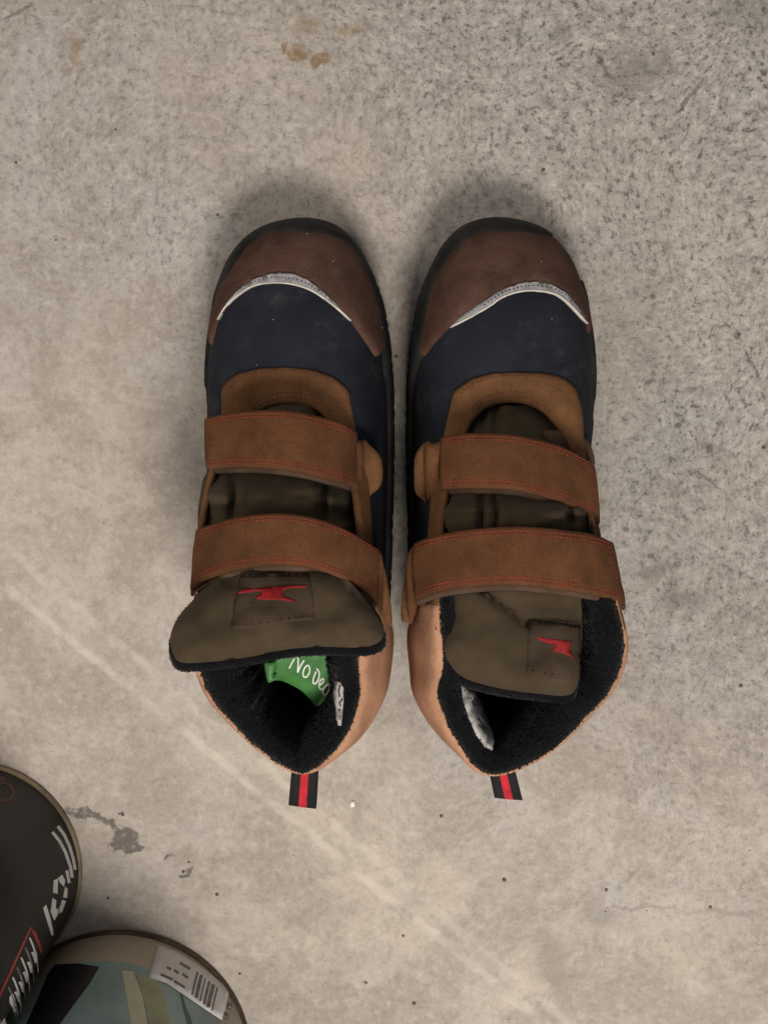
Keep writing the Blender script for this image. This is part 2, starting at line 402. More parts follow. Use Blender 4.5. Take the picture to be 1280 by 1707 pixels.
def tube(pts, rad, seg=8):
    V = []; Fc = []; n = len(pts)
    for i, p in enumerate(pts):
        t = (pts[min(i+1, n-1)]-pts[max(i-1, 0)]).normalized(); a = t.cross(Vector((0, 0, 1))).normalized(); b = a.cross(t)
        r = rad[i] if hasattr(rad, '__len__') else rad
        for k in range(seg):
            w = 2*math.pi*k/seg; V.append(p+(a*math.cos(w)+b*math.sin(w))*r)
    for i in range(n-1):
        for k in range(seg): Fc.append((i*seg+k, i*seg+(k+1) % seg, (i+1)*seg+(k+1) % seg, (i+1)*seg+k))
    Fc.append(tuple(range(seg))); Fc.append(tuple(range((n-1)*seg, n*seg)))
    return V, Fc

# ------------------------------------------------------------------ the floor
fl_me = bpy.data.meshes.new('floor')
fl_me.from_pydata([(-2, -2, 0), (2, -2, 0), (2, 2, 0), (-2, 2, 0)], [], [(0, 1, 2, 3)])
fl = bpy.data.objects.new('floor', fl_me); COL.objects.link(fl); fl['kind'] = 'structure'; fl['label'] = 'worn beige grey concrete floor with pits and stains'
fl_me.materials.append(floor_material())

# ------------------------------------------------------------------ the boots
# (sole outline pixel at z=1, top line pixel x, y, z in cm, P1 rise, P1 out, P2 out, P2 drop), left boot, toe first, inner side next
KEYS = [
 ((503, 370), (480, 672, 6.4), 2.7, 0.35, 4.4, 0.15),
 ((555, 378), (503, 674, 6.4), 2.7, 0.35, 4.3, 0.15),
 ((590, 404), (520, 679, 6.5), 2.7, 0.35, 3.9, 0.10),
 ((614, 443), (533, 687, 6.6), 2.8, 0.35, 3.3, 0.0),
 ((637, 500), (543, 697, 6.8), 2.9, 0.30, 2.5, -0.1),
 ((650, 570), (553, 713, 7.0), 3.0, 0.25, 1.9, -0.2),
 ((656, 650), (566, 745, 7.5), 3.2, 0.20, 1.3, -0.4),
 ((657, 750), (583, 800, 8.4), 3.0, 0.15, 0.9, -1.0),
 ((655, 850), (594, 870, 9.4), 3.0, 0.15, 0.7, -1.8),
 ((652, 950), (600, 950, 10.4), 3.0, 0.2, 0.6, -2.6),
 ((648, 1020), (598, 1040, 10.9), 3.0, 0.5, 1.1, -2.2),
 ((640, 1070), (597, 1108, 10.7), 3.0, 0.7, 1.2, -1.9),
 ((622, 1110), (597, 1165, 10.7), 3.0, 0.8, 1.2, -1.9),
 ((590, 1150), (569, 1236, 11.1), 3.0, 0.8, 0.9, -2.2),
 ((537, 1166), (508, 1286, 11.6), 3.0, 0.5, 0.25, -3.0),
 ((480, 1150), (440, 1252, 11.1), 3.0, 0.6, 0.35, -3.0),
 ((437, 1108), (372, 1186, 10.7), 3.0, 0.8, 0.5, -3.0),
 ((415, 1050), (343, 1140, 10.6), 3.0, 0.9, 0.6, -3.0),
 ((395, 990), (328, 1080, 10.6), 3.0, 0.7, 0.5, -3.0),
 ((375, 900), (332, 1000, 10.4), 3.0, 0.2, 0.15, -2.6),
 ((362, 800), (336, 915, 9.8), 3.0, 0.0, 0.1, -2.0),
 ((352, 700), (344, 845, 9.0), 3.0, 0.0, 0.15, -1.3),
 ((348, 620), (362, 775, 8.0), 3.0, 0.05, 0.6, -0.6),
 ((356, 550), (384, 738, 7.4), 3.0, 0.2, 1.6, -0.3),
 ((371, 482), (409, 710, 7.0), 2.9, 0.25, 2.3, -0.1),
 ((397, 424), (430, 688, 6.6), 2.8, 0.3, 3.3, 0.0),
 ((440, 386), (455, 676, 6.4), 2.7, 0.35, 4.0, 0.10),
]
NK = len(KEYS)
def mirror(v): return Vector((-v.x, v.y, v.z))

class Boot:
    def __init__(s, right, name, label):
        s.right = right
        keys = [list(k) for k in KEYS]
        if right:     # the outer collar edge of this one splays further
            for i, t in {15: (428, 1256, 11.1), 16: (352, 1184, 10.7), 17: (316, 1140, 10.6), 18: (298, 1085, 10.6), 19: (308, 1020, 10.4), 13: (572, 1232, 11.1), 14: (520, 1288, 11.4), 12: (603, 1160, 10.7), 11: (594, 1112, 10.7), 20: (342, 915, 9.8), 21: (356, 845, 9.0), 22: (376, 775, 8.0), 23: (390, 738, 7.4)}.items():
                keys[i][1] = t
        so = [P(k[0][0], k[0][1], 1.0) for k in keys]
        s.sole_loop = [Vector((v.x, v.y, 0)) for v in cat_closed(so, 360)]
        cen = sum(s.sole_loop, Vector())/360
        nr = []
        for i in range(NK):
            t = (so[(i+1) % NK]-so[i-1]); n = Vector((t.y, -t.x, 0)).normalized()
            if n.dot(so[i]-cen) < 0: n = -n
            nr.append(n)
        A, B, C_, D = [], [], [], []
        for i, k in enumerate(keys):
            f = so[i]-nr[i]*0.28; f.z = 1.9
            t = P(*k[1])
            h = Vector((f.x-t.x, f.y-t.y, 0)); front = i <= 6 or i >= 22
            od = h.normalized() if front and h.length > 0.8 else nr[i]
            A.append(f); B.append(f+Vector((0, 0, k[2]))+nr[i]*k[3]); C_.append(t+od*k[4]+Vector((0, 0, k[5]))); D.append(t)
        s.NU = 270
        s.c = [cat_closed(q, s.NU) for q in (A, B, C_, D)]
        s.keys = keys
        org = sum(s.sole_loop, Vector())/360
        s.root = thing(name, mirror(org) if right else org, label, 'boot', 'pair of boots on the concrete')
    def fix(s, v): return mirror(v) if s.right else v
    def S(s, u, v):
        """u in key units (0..NK), v 0 sole .. 1 top line"""
        x = (u/NK*s.NU) % s.NU; i = int(x); f = x-i; j = (i+1) % s.NU; i %= s.NU
        a, b, c, d = (q[i].lerp(q[j], f) for q in s.c)
        w = 1-v
        p = a*w**3+b*3*v*w*w+c*3*v*v*w+d*v**3
        n = noise.noise(p*0.55)*0.06+noise.noise(p*1.6)*0.03+noise.noise(Vector((p.x*0.6, p.y*2.1, 4)))*0.045
        return s.fix(p+Vector((0, 0, n*math.sin(math.pi*v))))
    def N(s, u, v):
        v2 = min(max(v, 0.01), 0.99)
        a = s.S(u+0.05, v2)-s.S(u-0.05, v2); b = s.S(u, v2+0.01)-s.S(u, v2-0.01)
        n = a.cross(b).normalized()
        return n if s.right == (a.cross(b).dot(a.cross(b)) < 0) or True else n
    def NN(s, u, v):
        n = s.N(u, v); c = s.fix(Vector((-3.9, s.S(u, v).y*0.8, 3)))
        return n if n.dot(s.S(u, v)-c) > 0 else -n
    def grid(s, u0, u1, nu, lo, hi, nv, off=0.0):
        V = []
        for i in range(nu+1):
            u = u0+(u1-u0)*i/nu; a, b = lo(u), hi(u)
            for j in range(nv+1):
                v = a+(b-a)*j/nv; V.append(s.S(u, v)+(s.NN(u, v)*off if off else Vector()))
        Fc = []
        for i in range(nu):
            for j in range(nv):
                k = i*(nv+1)+j; Fc.append((k, k+1, k+nv+2, k+nv+1))
        return V, Fc
    def shell(s, name, u0, u1, nu, lo, hi, nv, t, mat, sink=0.05, closed=False):
        """a leather piece of thickness t following the upper"""
        V = []; n = nv+1
        for i in range(nu+1):
            u = u0+(u1-u0)*i/nu; a, b = lo(u), hi(u)
            if b < a: b = a
            for j in range(n):
                v = a+(b-a)*j/nv; e = 0.5 if j in (0, nv) or (not closed and i in (0, nu)) else 1
                V.append(s.S(u, v)+s.NN(u, v)*t*e)
        top = len(V)
        for i in range(nu+1):
            u = u0+(u1-u0)*i/nu; a, b = lo(u), hi(u)
            if b < a: b = a
            for j in range(n):
                v = a+(b-a)*j/nv; V.append(s.S(u, v)-s.NN(u, v)*sink)
        Fc = []
        for i in range(nu):
            for j in range(nv):
                k = i*n+j; Fc += [(k, k+1, k+n+1, k+n), (top+k, top+k+n, top+k+n+1, top+k+1)]
            k = i*n; Fc += [(k, k+n, top+k+n, top+k), (k+nv, top+k+nv, top+k+n+nv, k+n+nv)]
        for i in (0, nu):
            for j in range(nv):
                k = i*n+j; Fc.append((k, k+1, top+k+1, top+k))
        return mesh(name, V, Fc, mat, s.root), (V[:top], Fc)
    def vcross(s, u, test, default=0.0):
        """first v at which the point on the upper satisfies the photo-plane test"""
        last = 0.0
        for i in range(0, 101):
            v = i/100; p = s.S(u, v)
            q = proj(p)
            if test(*q):
                return v
        return default

def interp(xs, x):
    if x <= xs[0][0]: return xs[0][1]
    for a, b in zip(xs, xs[1:]):
        if x <= b[0]: return a[1]+(b[1]-a[1])*(x-a[0])/(b[0]-a[0])
    return xs[-1][1]

def strap_geo(top, bot, thick, n=64, crown=0.05):
    tp = cat_open([P(*p) for p in top], n); bt = cat_open([P(*p) for p in bot], n)
    prof = [(0.0, 0.15), (0.004, 0.55), (0.02, 0.85), (0.06, 1.0), (0.2, 1.0), (0.35, 1.0), (0.5, 1.0), (0.65, 1.0), (0.8, 1.0), (0.94, 1.0), (0.98, 0.85), (0.996, 0.55), (1.0, 0.15), (0.98, -0.05), (0.5, -0.1), (0.02, -0.05)]
    m = len(prof); V = []; fr = []
    for i in range(n):
        t = (tp[min(i+1, n-1)]+bt[min(i+1, n-1)]-tp[max(i-1, 0)]-bt[max(i-1, 0)]); w = tp[i]-bt[i]
        nn = t.cross(w).normalized()
        if nn.z < 0: nn = -nn
        e = min(1, (min(i, n-1-i)+0.3)/1.6)
        for (v, h) in prof:
            p = bt[i]+w*v
            wob = noise.noise(p*0.9)*0.10+noise.noise(p*3.1)*0.02
            V.append(p+nn*(thick*h*(0.45+0.55*e if h > 0 else 1)+crown*math.sin(math.pi*v)+wob))
        fr.append((tp[i], bt[i], nn))
    Fc = []
    for i in range(n-1):
        for k in range(m): Fc.append((i*m+k, i*m+(k+1) % m, (i+1)*m+(k+1) % m, (i+1)*m+k))
    Fc += [tuple(range(m)), tuple(range((n-1)*m, n*m))]
    def pt(i, v):
        a, b, nn = fr[i]; p = b+(a-b)*v
        wob = noise.noise(p*0.9)*0.10+noise.noise(p*3.1)*0.02
        return p+nn*(thick+crown*math.sin(math.pi*v)+wob+0.012), nn
    return V, Fc, pt
def make_strap(boot, top, bot, free_end, label=None):
    """strap with raw-edged hook-and-loop backing and double red stitching; free_end 0 or 1 tells which end hangs loose"""
    sh = [(p[0]+(2 if i < len(bot) else 0), p[1]+9, p[2]-0.30) for i, p in enumerate(bot)]
    st = [(p[0], p[1]+6, p[2]-0.30) for p in top]
    V, Fc, pt = strap_geo(top, bot, 0.2)
    o = mesh('strap', V, Fc, 'strap', boot.root)
    V2, F2, _ = strap_geo(st, sh, 0.2)
    mesh('backing', V2, F2, 'strap_edge', o)
    n = 64; lines = []; nrm = []
    for v in (0.075, 0.135, 0.865, 0.925):
        a, b = zip(*[pt(i, v) for i in range(2, n-2)]); lines.append(list(a)); nrm.append(list(b))
    i0 = 3 if free_end == 0 else n-4
    a, b = zip(*[pt(i0, v/20) for v in range(2, 19)]); lines.append(list(a)); nrm.append(list(b))
    stitch_mesh('stitching', lines, nrm, 0.165, 0.022, 0.028, 'red_thread', o)
    return o, (V, Fc)

def pillow(outline, zf, puff, R, thick, grid=11, n=90, wob=0.0, crease=None, side_bulge=0.0):
    ol = [Vector((p[0], p[1])) for p in cat_closed([(q[0], q[1], 0) for q in outline], n)]
    vs2, fs, bidx = tri_fill(ol, grid)
    V = []
    for v in vs2:
        d = bdist(v, ol); k = 1-max(0, 1-d/R)**2
        z = zf(v.x, v.y)+puff*k
        if crease: z += crease(v.x, v.y)
        if wob: z += wob*noise.noise(Vector((v.x*0.02, v.y*0.02, 3)))+wob*0.5*noise.noise(Vector((v.x*0.06, v.y*0.06, 9)))-wob*1.6*max(0, 0.22-abs(noise.noise(Vector((v.x*0.012+v.y*0.009, v.y*0.012, 5)))))
        V.append(P(v.x, v.y, z))
    Fc = [tuple(f) for f in fs]; ring = [b for b in bidx if b is not None]; k = len(ring)
    cen = sum(ol, Vector((0, 0)))/len(ol)
    prev = ring
    for lev, (dz, sc) in enumerate(((0.3, 1.0+side_bulge), (0.7, 1.0+side_bulge), (1.0, 0.97))):
        cur = []
        for b in ring:
            q = cen+(vs2[b]-cen)*sc
            cur.append(len(V)); V.append(P(q.x, q.y, zf(vs2[b].x, vs2[b].y)-thick*dz))
        for i in range(k): Fc.append((prev[i], prev[(i+1) % k], cur[(i+1) % k], cur[i]))
        prev = cur
    Fc.append(tuple(prev))
    return V, Fc

def fuzz(name, V, Fc, count, length, mat, parent, zmin):
    tris = []; areas = []
    for f in Fc:
        a, b, c = V[f[0]], V[f[1]], V[f[2]]
        d = V[f[3]] if len(f) > 3 else None
        for t in ((a, b, c), (a, c, d)) if d is not None else ((a, b, c),):
            if max(q.z for q in t) > zmin: tris.append(t); areas.append((t[1]-t[0]).cross(t[2]-t[0]).length)
    vs_, fc_ = [], []
    for t in random.choices(tris, areas, k=count):
        r1, r2 = random.random(), random.random()
        if r1+r2 > 1: r1, r2 = 1-r1, 1-r2
        p = t[0]+(t[1]-t[0])*r1+(t[2]-t[0])*r2
        n = (t[1]-t[0]).cross(t[2]-t[0]).normalized()
        if n.z < 0: n = -n
        d = (n+Vector((random.gauss(0, .7), random.gauss(0, .7), random.gauss(0, .5)))).normalized()
        sd = d.cross(Vector((random.gauss(0, 1), random.gauss(0, 1), random.gauss(0, 1)))).normalized()*0.022
        k = len(vs_); L = length*random.uniform(0.5, 1.3)
        bend = Vector((random.gauss(0, .3), random.gauss(0, .3), random.gauss(0, .2)))*L
        vs_ += [p-n*0.03-sd, p-n*0.03+sd, p+d*L*0.6+sd*0.7, p+d*L+bend]
        fc_ += [(k, k+1, k+2), (k, k+2, k+3)]
    return mesh(name, vs_, fc_, mat, parent, kind='stuff', recalc=False)

def build_boot(right):
    B = Boot(right, 'boot', 'brown and navy boot with its tongue folded down inside the collar, no green label showing' if right
             else 'brown and navy boot with its wide tongue flopped back over a green inner label')
    MX = (lambda x: 2*667-x) if right else (lambda x: x)       # left-boot pixel to this boot's pixel
    root = B.root
    # ---- sole: lugged rubber
    V = []; Fc = []; n = 360
    loop = B.sole_loop; cen = sum(loop, Vector())/n
    nrm = []
    for i in range(n):
        t = loop[(i+1) % n]-loop[i-1]; q = Vector((t.y, -t.x, 0)).normalized()
        nrm.append(q if q.dot(loop[i]-cen) > 0 else -q)
    levels = [(0.0, -0.22, 1), (0.12, -0.05, 1), (0.75, 0.0, 1), (0.95, -0.05, 0), (1.2, 0.02, 0), (1.6, 0.03, 0), (1.85, -0.03, 0), (2.05, -0.2, 0), (2.1, -0.6, 0)]
    for z, off, lug in levels:
        for i in range(n):
            g = 0.0
            if lug and (i % 12) < 4: g = -0.28
            elif (i % 12) in (0, 3): g = -0.04
            ts = max(0, 1-(loop[i]-loop[0]).length/3.5)*0.5       # toe spring
            V.append(B.fix(loop[i]+nrm[i]*(off+g)+Vector((0, 0, z*(1-0.0)+ts*(0.6 if z < 1 else 0.9)))))
    L = len(levels)
    for l in range(L-1):
        for i in range(n): Fc.append((l*n+i, l*n+(i+1) % n, (l+1)*n+(i+1) % n, (l+1)*n+i))
    Fc += [tuple(range(n)), tuple(range((L-1)*n, L*n))]
    mesh('sole', V, Fc, 'rubber', root, sharp=35)
    # ---- navy upper
    NUP = 216
    up_V, up_F = B.grid(0, NK, NUP, lambda u: 0, lambda u: 1, 28)
    mesh('upper', up_V, up_F, 'navy', root, recalc=False)
    # ---- brown toe cap
    if right:
        capx = [(660, 535), (690, 560), (706, 597), (725, 572), (752, 545), (785, 516), (820, 492), (850, 480), (880, 473), (905, 474), (925, 482), (950, 503), (973, 534), (979, 556), (985, 585), (1000, 630)]
    else:
        capx = [(320, 660), (346, 612), (354, 578), (362, 545), (367, 531), (385, 505), (410, 478), (440, 464), (470, 460), (500, 465), (530, 482), (558, 508), (583, 535), (605, 565), (627, 598), (644, 560), (675, 535)]
    def vcap(u):
        for i in range(0, 480):
            v = i/500; x, y = proj(B.S(u, v))
            if y > interp(capx, x): return max(0.0, v-0.001)
        return 0.0
    tab = {}
    def caphi(u):
        k = round(u, 4)
        if k not in tab: tab[k] = vcap(u)
        return tab[k]
    capo, cap_geo = B.shell('toe_cap', -5.6, 6.0, 150, lambda u: 0.0, caphi, 18, 0.16, 'cap')
    upbvh = BVHTree.FromPolygons(up_V, [tuple(f) for f in up_F])
    # ---- rubber toe bumper wrapping up from the sole
    if right: inn = [(992, 700), (982, 600), (976, 520), (957, 440), (928, 394), (880, 388), (800, 387), (770, 405), (745, 432), (726, 462), (716, 492), (706, 540), (697, 590), (692, 700)]
    else: inn = [(336, 700), (353, 600), (363, 520), (383, 455), (410, 412), (440, 389), (480, 385), (540, 390), (582, 402), (605, 437), (622, 477), (635, 525), (643, 570), (648, 640), (650, 700)]
    inn = [Vector(p) for p in inn]
    bt = {}
    def bumphi(u):
        k = round(u, 4)
        if k not in bt:
            bt[k] = 0.45
            for i in range(10, 225):
                if inside(proj(B.S(u, i/500)+B.NN(u, i/500)*0.2), inn): bt[k] = i/500; break
            lim = interp([(-6.5, 0.05), (-3.5, 0.10), (-2.5, 0.3), (-1.5, 0.5), (4.5, 0.5), (6, 0.16), (9.5, 0.06)], u)
            bt[k] = min(bt[k], lim)+0.006*noise.noise(Vector((u*2.2, 5.0 if right else 1.0, 0)))
        return bt[k]
    bprof = [(-6.5, 0.04), (-4.5, 0.07), (-3, 0.085), (-1.8, 0.11), (-0.8, 0.155), (0, 0.17), (0.8, 0.18), (1.8, 0.17), (3, 0.125), (4.5, 0.10), (6.5, 0.07), (9.5, 0.06)]
    B.shell('toe_bumper', -6.5, 9.5, 170, lambda u: 0.0, bumphi, 8, 0.24, 'bumper')
    # ---- tan eyestay round the throat and along both sides
    outer = [(378, 720), (370, 690), (368, 662), (376, 640), (395, 624), (430, 615), (480, 612), (525, 617), (558, 630), (580, 650), (592, 675), (600, 715)]
    if right: outer = [(719, 720), (722, 700), (736, 676), (758, 652), (785, 632), (820, 622), (860, 620), (905, 622), (940, 630), (958, 648), (966, 680), (968, 725)]
    opoly = [Vector(p) for p in outer]
    opoly = [Vector((opoly[0].x-(14 if right else 45), 900))]+opoly+[Vector((opoly[-1].x+(40 if right else 18), 900))]
    def veye(u):
        for i in range(100, 501):
            if inside(proj(B.S(u, i/500)), opoly): return min(i/500, 0.95)
        return 0.90
    prof_e = [(-8.5, 0.55), (-7, 0.62), (-6, 0.68), (-5, 0.74), (-4.4, None), (4.4, None), (5, 0.78), (6, 0.78), (7, 0.80), (8, 0.80), (10, 0.72)]
    et = {}
    def eyelo(u):
        k = round(u, 4)
        if k not in et:
            ua, ub = (-4.6, 4.8)
            if ua <= u <= ub: et[k] = veye(u)
            else:
                e = veye(ub if u > 0 else ua)
                f = interp([(4.6, 0), (6.6, 1)], abs(u)); tgt = 0.80 if u > 0 else 0.86
                et[k] = e+(tgt-e)*f
        return et[k]
    raw_eye = eyelo
    eyelo = lambda u: sum(raw_eye(max(-8.5, min(10.2, u+d)))*w for d, w in ((-0.2, 0.25), (0, 0.5), (0.2, 0.25)))
    _, eye_geo = B.shell('eyestay', -8.5, 10.2, 190, eyelo, lambda u: 1.0, 10, 0.17, 'tan')
    # ---- pale tan heel quarter
    hp = [(9.6, 0.80), (10.2, 0.45), (11, 0.22), (12, 0.16), (14, 0.14), (16, 0.16), (18, 0.22), (18.8, 0.45), (19.4, 0.75)]
    hq, _ = B.shell('heel_quarter', 9.6, 19.4, 110, lambda u: interp(hp, u), lambda u: 1.0, 16, 0.2, 'heel')
    body_V, body_F = list(up_V), [tuple(f) for f in up_F]
    def addgeo(g):
        k = len(body_V); body_V.extend(g[0]); nn = len(g[0])
        body_F.extend([tuple(x+k for x in f) for f in g[1] if max(f) < nn])
    addgeo(cap_geo); addgeo(eye_geo)
    bvh = BVHTree.FromPolygons(body_V, body_F)
    # ---- reflective crescent and its white piping
    if right:
        low = [(752, 547), (785, 530), (815, 512), (840, 496), (870, 487), (900, 487), (925, 493), (945, 508), (965, 530), (978, 543)]
        upl = [(752, 545), (785, 517), (815, 496), (840, 481), (870, 471), (900, 470), (925, 478), (945, 492), (965, 517), (978, 540)]
        pw = [2.0, 3, 3.2, 3, 3, 4, 4.5, 4.5, 4, 2.5]
    else:
        low = [(366, 534), (380, 512), (400, 493), (425, 478), (455, 473), (485, 475), (515, 484), (540, 499), (560, 515), (583, 536)]
        upl = [(366, 532), (380, 506), (400, 483), (425, 466), (455, 456), (485, 457), (515, 468), (540, 489), (560, 508), (583, 534)]
        pw = [2.0, 3, 3.2, 2.6, 2.0, 2.4, 3, 3.6, 3.8, 2.2]
    lowc = cat_open([(x, y, 0) for x, y in low], 44); uplc = cat_open([(x, y, 0) for x, y in upl], 44)
    jag = [p+Vector((0, random.uniform(-1.2, 1.2)+1.5*math.sin(math.pi*i_/43), 0)) for i_, p in enumerate(uplc)]
    sil = drape('reflective_strip', [(p.x, p.y) for p in lowc]+[(p.x, p.y) for p in jag[::-1]], bvh, 0.11, 'silver', root, grid=5, step=5, sink=0.2, edge=0.8)
    pts = []; rr = []
    for i, p in enumerate(lowc):
        h = hit(p.x, p.y, bvh)
        if h: pts.append(h[0]+h[1]*0.09); rr.append(interp([(k/9*43, w/2/42) for k, w in enumerate(pw)], i)*random.uniform(0.8, 1.15))
    tv, tf = tube(pts, rr)
    mesh('piping', tv, tf, 'white_pipe', sil)
    stitch_px('stitching', [[(p.x*0.55+q.x*0.45, p.y*0.55+q.y*0.45) for p, q in zip(lowc, uplc)][8:36:3]], bvh, 0.07, 0.09, 0.022, 'dark_thread', sil, off=0.13)
    # stitch rows on the toe cap following its edge
    rows = []
    for dy in (9, 17):
        rows.append([(p.x, p.y-dy) for p in uplc[3:41:4]])
    stitch_px('stitching', rows, bvh, 0.11, 0.06, 0.02, 'dark_thread', capo, off=0.0)
    # ---- side seams of the upper
    seam = [(632, 612), (635, 660), (636, 720)]
    stitch_px('side_seam', [[(MX(x), y) for x, y in seam]], bvh, 0.2, 0.03, 0.03, 'dark_thread', root)
    est = [(p[0]+(6 if p[0] < (480 if not right else 850) else -6), p[1]+7) for p in outer]
    stitch_px('eyestay_stitching', [est[3:-3]], bvh, 0.12, 0.06, 0.022, 'tan_thread', root)
    thr = [(418, 690), (432, 675), (455, 665), (482, 662), (512, 666), (536, 676), (552, 694)]
    th2 = [(x, y-8) for x, y in thr]
    stitch_px('throat_stitching', [[(MX(x), y) for x, y in thr], [(MX(x), y) for x, y in th2]], bvh, 0.13, 0.05, 0.022, 'tan_thread', root)
    # ---- lower tongue between the straps
    if right:
        st = [(676, 790, 915, 6.2), (700, 772, 940, 6.8), (740, 750, 960, 7.6), (800, 735, 975, 8.6), (850, 722, 992, 9.4), (910, 715, 1005, 10.2), (985, 715, 1005, 10.8)]
    else:
        st = [(662, 420, 540, 6.2), (690, 405, 560, 6.8), (740, 372, 575, 7.7), (800, 338, 588, 8.8), (850, 330, 588, 9.5), (910, 330, 598, 10.3), (985, 337, 600, 10.9)]
    V = []; nu, nv = 46, 40
    seamx = [804, 826, 950] if right else [389, 540]
    for i in range(nu+1):
        y = st[0][0]+(st[-1][0]-st[0][0])*i/nu
        xl = interp([(a[0], a[1]) for a in st], y); xr = interp([(a[0], a[2]) for a in st], y); zc = interp([(a[0], a[3]) for a in st], y)
        puff = 1.05*math.exp(-((y-(856 if right else 828))/25)**2)
        for j in range(nv+1):
            f = j/nv; x = xl+(xr-xl)*f; e = abs(2*f-1)
            z = zc+puff*(1-e**6)-1.4*e**4
            for sx in seamx: z -= (0.25+0.45*puff)*math.exp(-((x-sx)/7)**2)
            z += 0.26*noise.noise(Vector((x*0.016, y*0.045, 2)))+0.09*noise.noise(Vector((x*0.05, y*0.10, 7)))-0.75*max(0, 0.30-abs(noise.noise(Vector((x*0.011+y*0.004, y*0.032, 4.5 if right else 1.5)))))
            V.append(P(x, y, z))
    Fc = [(i*(nv+1)+j, i*(nv+1)+j+1, (i+1)*(nv+1)+j+1, (i+1)*(nv+1)+j) for i in range(nu) for j in range(nv)]
    tongue = mesh('tongue', V, Fc, 'olive', root, recalc=False)
    # ---- tongue flap
    if right:
        ol = [(760, 985), (757, 1015), (747, 1050), (741, 1082), (752, 1108), (772, 1128), (805, 1140), (850, 1150), (900, 1156), (940, 1159), (958, 1148), (964, 1110), (968, 1050), (967, 1005), (960, 970), (860, 955), (790, 960)]
        zf = lambda x, y: 10.5+0.9*(y-960)/200
        cr = [(795, 975), (815, 990), (845, 1012), (872, 1034), (880, 1045)]
        def crease(x, y):
            d = bdist(Vector((x, y)), [Vector(c) for c in cr]+[Vector(c) for c in cr[::-1]])
            below = y > interp(cr, x) or x < 795
            return (-0.34*math.exp(-(d/5)**2)) + (0.16 if below else -0.12)*min(1, d/10) - 0.10*math.exp(-((x-879)/4)**2)*(1 if y > 1040 else 0)
        lin = [(x+(-6 if x < 850 else 0), y+(12 if y > 1100 else 0)) for x, y in ol]
    else:
        ol = [(400, 945), (350, 975), (322, 1003), (298, 1033), (286, 1060), (290, 1088), (306, 1104), (360, 1102), (420, 1094), (480, 1082), (540, 1078), (600, 1079), (630, 1070), (637, 1052), (625, 1024), (598, 988), (560, 955), (480, 935)]
        zf = lambda x, y: 10.9+1.9*(max(0, y-940)/160)**0.9
        def crease(x, y):
            return -0.12*math.exp(-((x-386)/7)**2)-0.07*math.exp(-((x-526)/5)**2)-0.25*math.exp(-((x-392)/22)**2-((y-972)/14)**2)
        lin = [(x+(4 if x > 560 else -2), y+(14 if y > 1040 else 2)) for x, y in ol]
    V, Fc = pillow(ol, zf, 0.5, 34, 0.35, wob=0.2, crease=crease, side_bulge=0.01)
    flap = mesh('tongue_flap', V, Fc, 'olive', root)
    fb = BVHTree.FromPolygons(V, Fc)
    lz = lambda x, y: zf(x, y)-0.42
    V2, F2 = pillow(lin, lz, 0.15, 14, 0.55, wob=0.15, side_bulge=0.012)
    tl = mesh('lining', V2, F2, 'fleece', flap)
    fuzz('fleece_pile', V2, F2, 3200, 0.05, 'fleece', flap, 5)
    # ---- sewn label with red mark
    if right:
        lab = [(881, 1032), (920, 1038), (966, 1044), (966, 1080), (965, 1134), (930, 1131), (877, 1121), (878, 1075)]
        marks = [[(893, 1060), (902, 1062), (915, 1064), (928, 1066), (944, 1069), (951, 1068), (949, 1074), (947, 1083), (952, 1092), (953, 1101), (948, 1094), (940, 1091), (932, 1088), (923, 1088), (920, 1083), (925, 1077), (922, 1073), (910, 1071), (898, 1067)]]
        ls = [[(884, 1040), (884, 1080), (883, 1115)], [(883, 1118), (910, 1123), (960, 1127)], [(890, 1038), (920, 1042), (960, 1048)]]
    else:
        lab = [(402, 960), (450, 955), (515, 957), (521, 990), (524, 1033), (480, 1038), (430, 1046), (385, 1050), (391, 1010)]
        marks = [[(400, 986), (412, 983), (440, 981), (462, 979), (480, 978), (497, 977), (510, 976), (511, 980), (495, 981), (482, 982), (473, 986), (470, 990), (476, 996), (487, 1000), (494, 1004), (480, 1003), (463, 1001), (445, 1001), (429, 1000), (427, 996), (434, 992), (438, 988), (425, 986), (413, 989), (398, 991)]]
        ls = [[(410, 961), (450, 958), (510, 959)], [(390, 1044), (430, 1041), (480, 1034), (518, 1029)]]
    lo = drape('label_patch', lab, fb, 0.05, 'olive_label', flap, grid=8, sink=0.05, edge=0.7)
    stitch_px('label_stitching', ls, fb, 0.11, 0.12, 0.03, 'dark_thread', flap, off=0.06)
    for mk in marks: drape('red_mark', mk, fb, 0.07, 'red', flap, grid=4, step=3, sink=0.0, edge=0.95)
    # ---- fleece lining of the collar and the inside
    ccen = B.fix(P(470 if not right else 455, 1120, 10.5)); ccen = Vector((ccen.x, ccen.y, 0))
    V = []; nu = 150; prof = [(0.02, -0.25), (0.0, 0.02), (0.14, 0.22), (0.38, 0.32), (0.7, 0.26), (1.0, 0.0), (1.2, -0.5), (1.35, -1.3), (1.45, -2.6), (1.5, -4.5), (1.55, -6.5), (1.6, -7.9)]
    m = len(prof)
    for i in range(nu+1):
        u = 8.6+(20.6-8.6)*i/nu; t = B.S(u, 1.0); d = Vector((ccen.x-t.x, ccen.y-t.y, 0)).normalized()
        lump = 0.06*noise.noise(t*1.7)+0.05*noise.noise(t*4.0)
        k = 0.62 if 12.6 < u < 15.4 else 1.0
        sm = interp([(8.6, .8), (11.5, 0.85), (12.8, 0.75), (14, 0.65), (15.2, 0.75), (16.5, 1.05), (20.6, 1.05)], u)
        for (a, b) in prof:
            z = max(2.6, t.z+b+lump*(1 if b > -2 else 0.3))
            V.append(Vector((t.x, t.y, 0))+d*(a*sm-0.03+lump)+Vector((0, 0, z)))
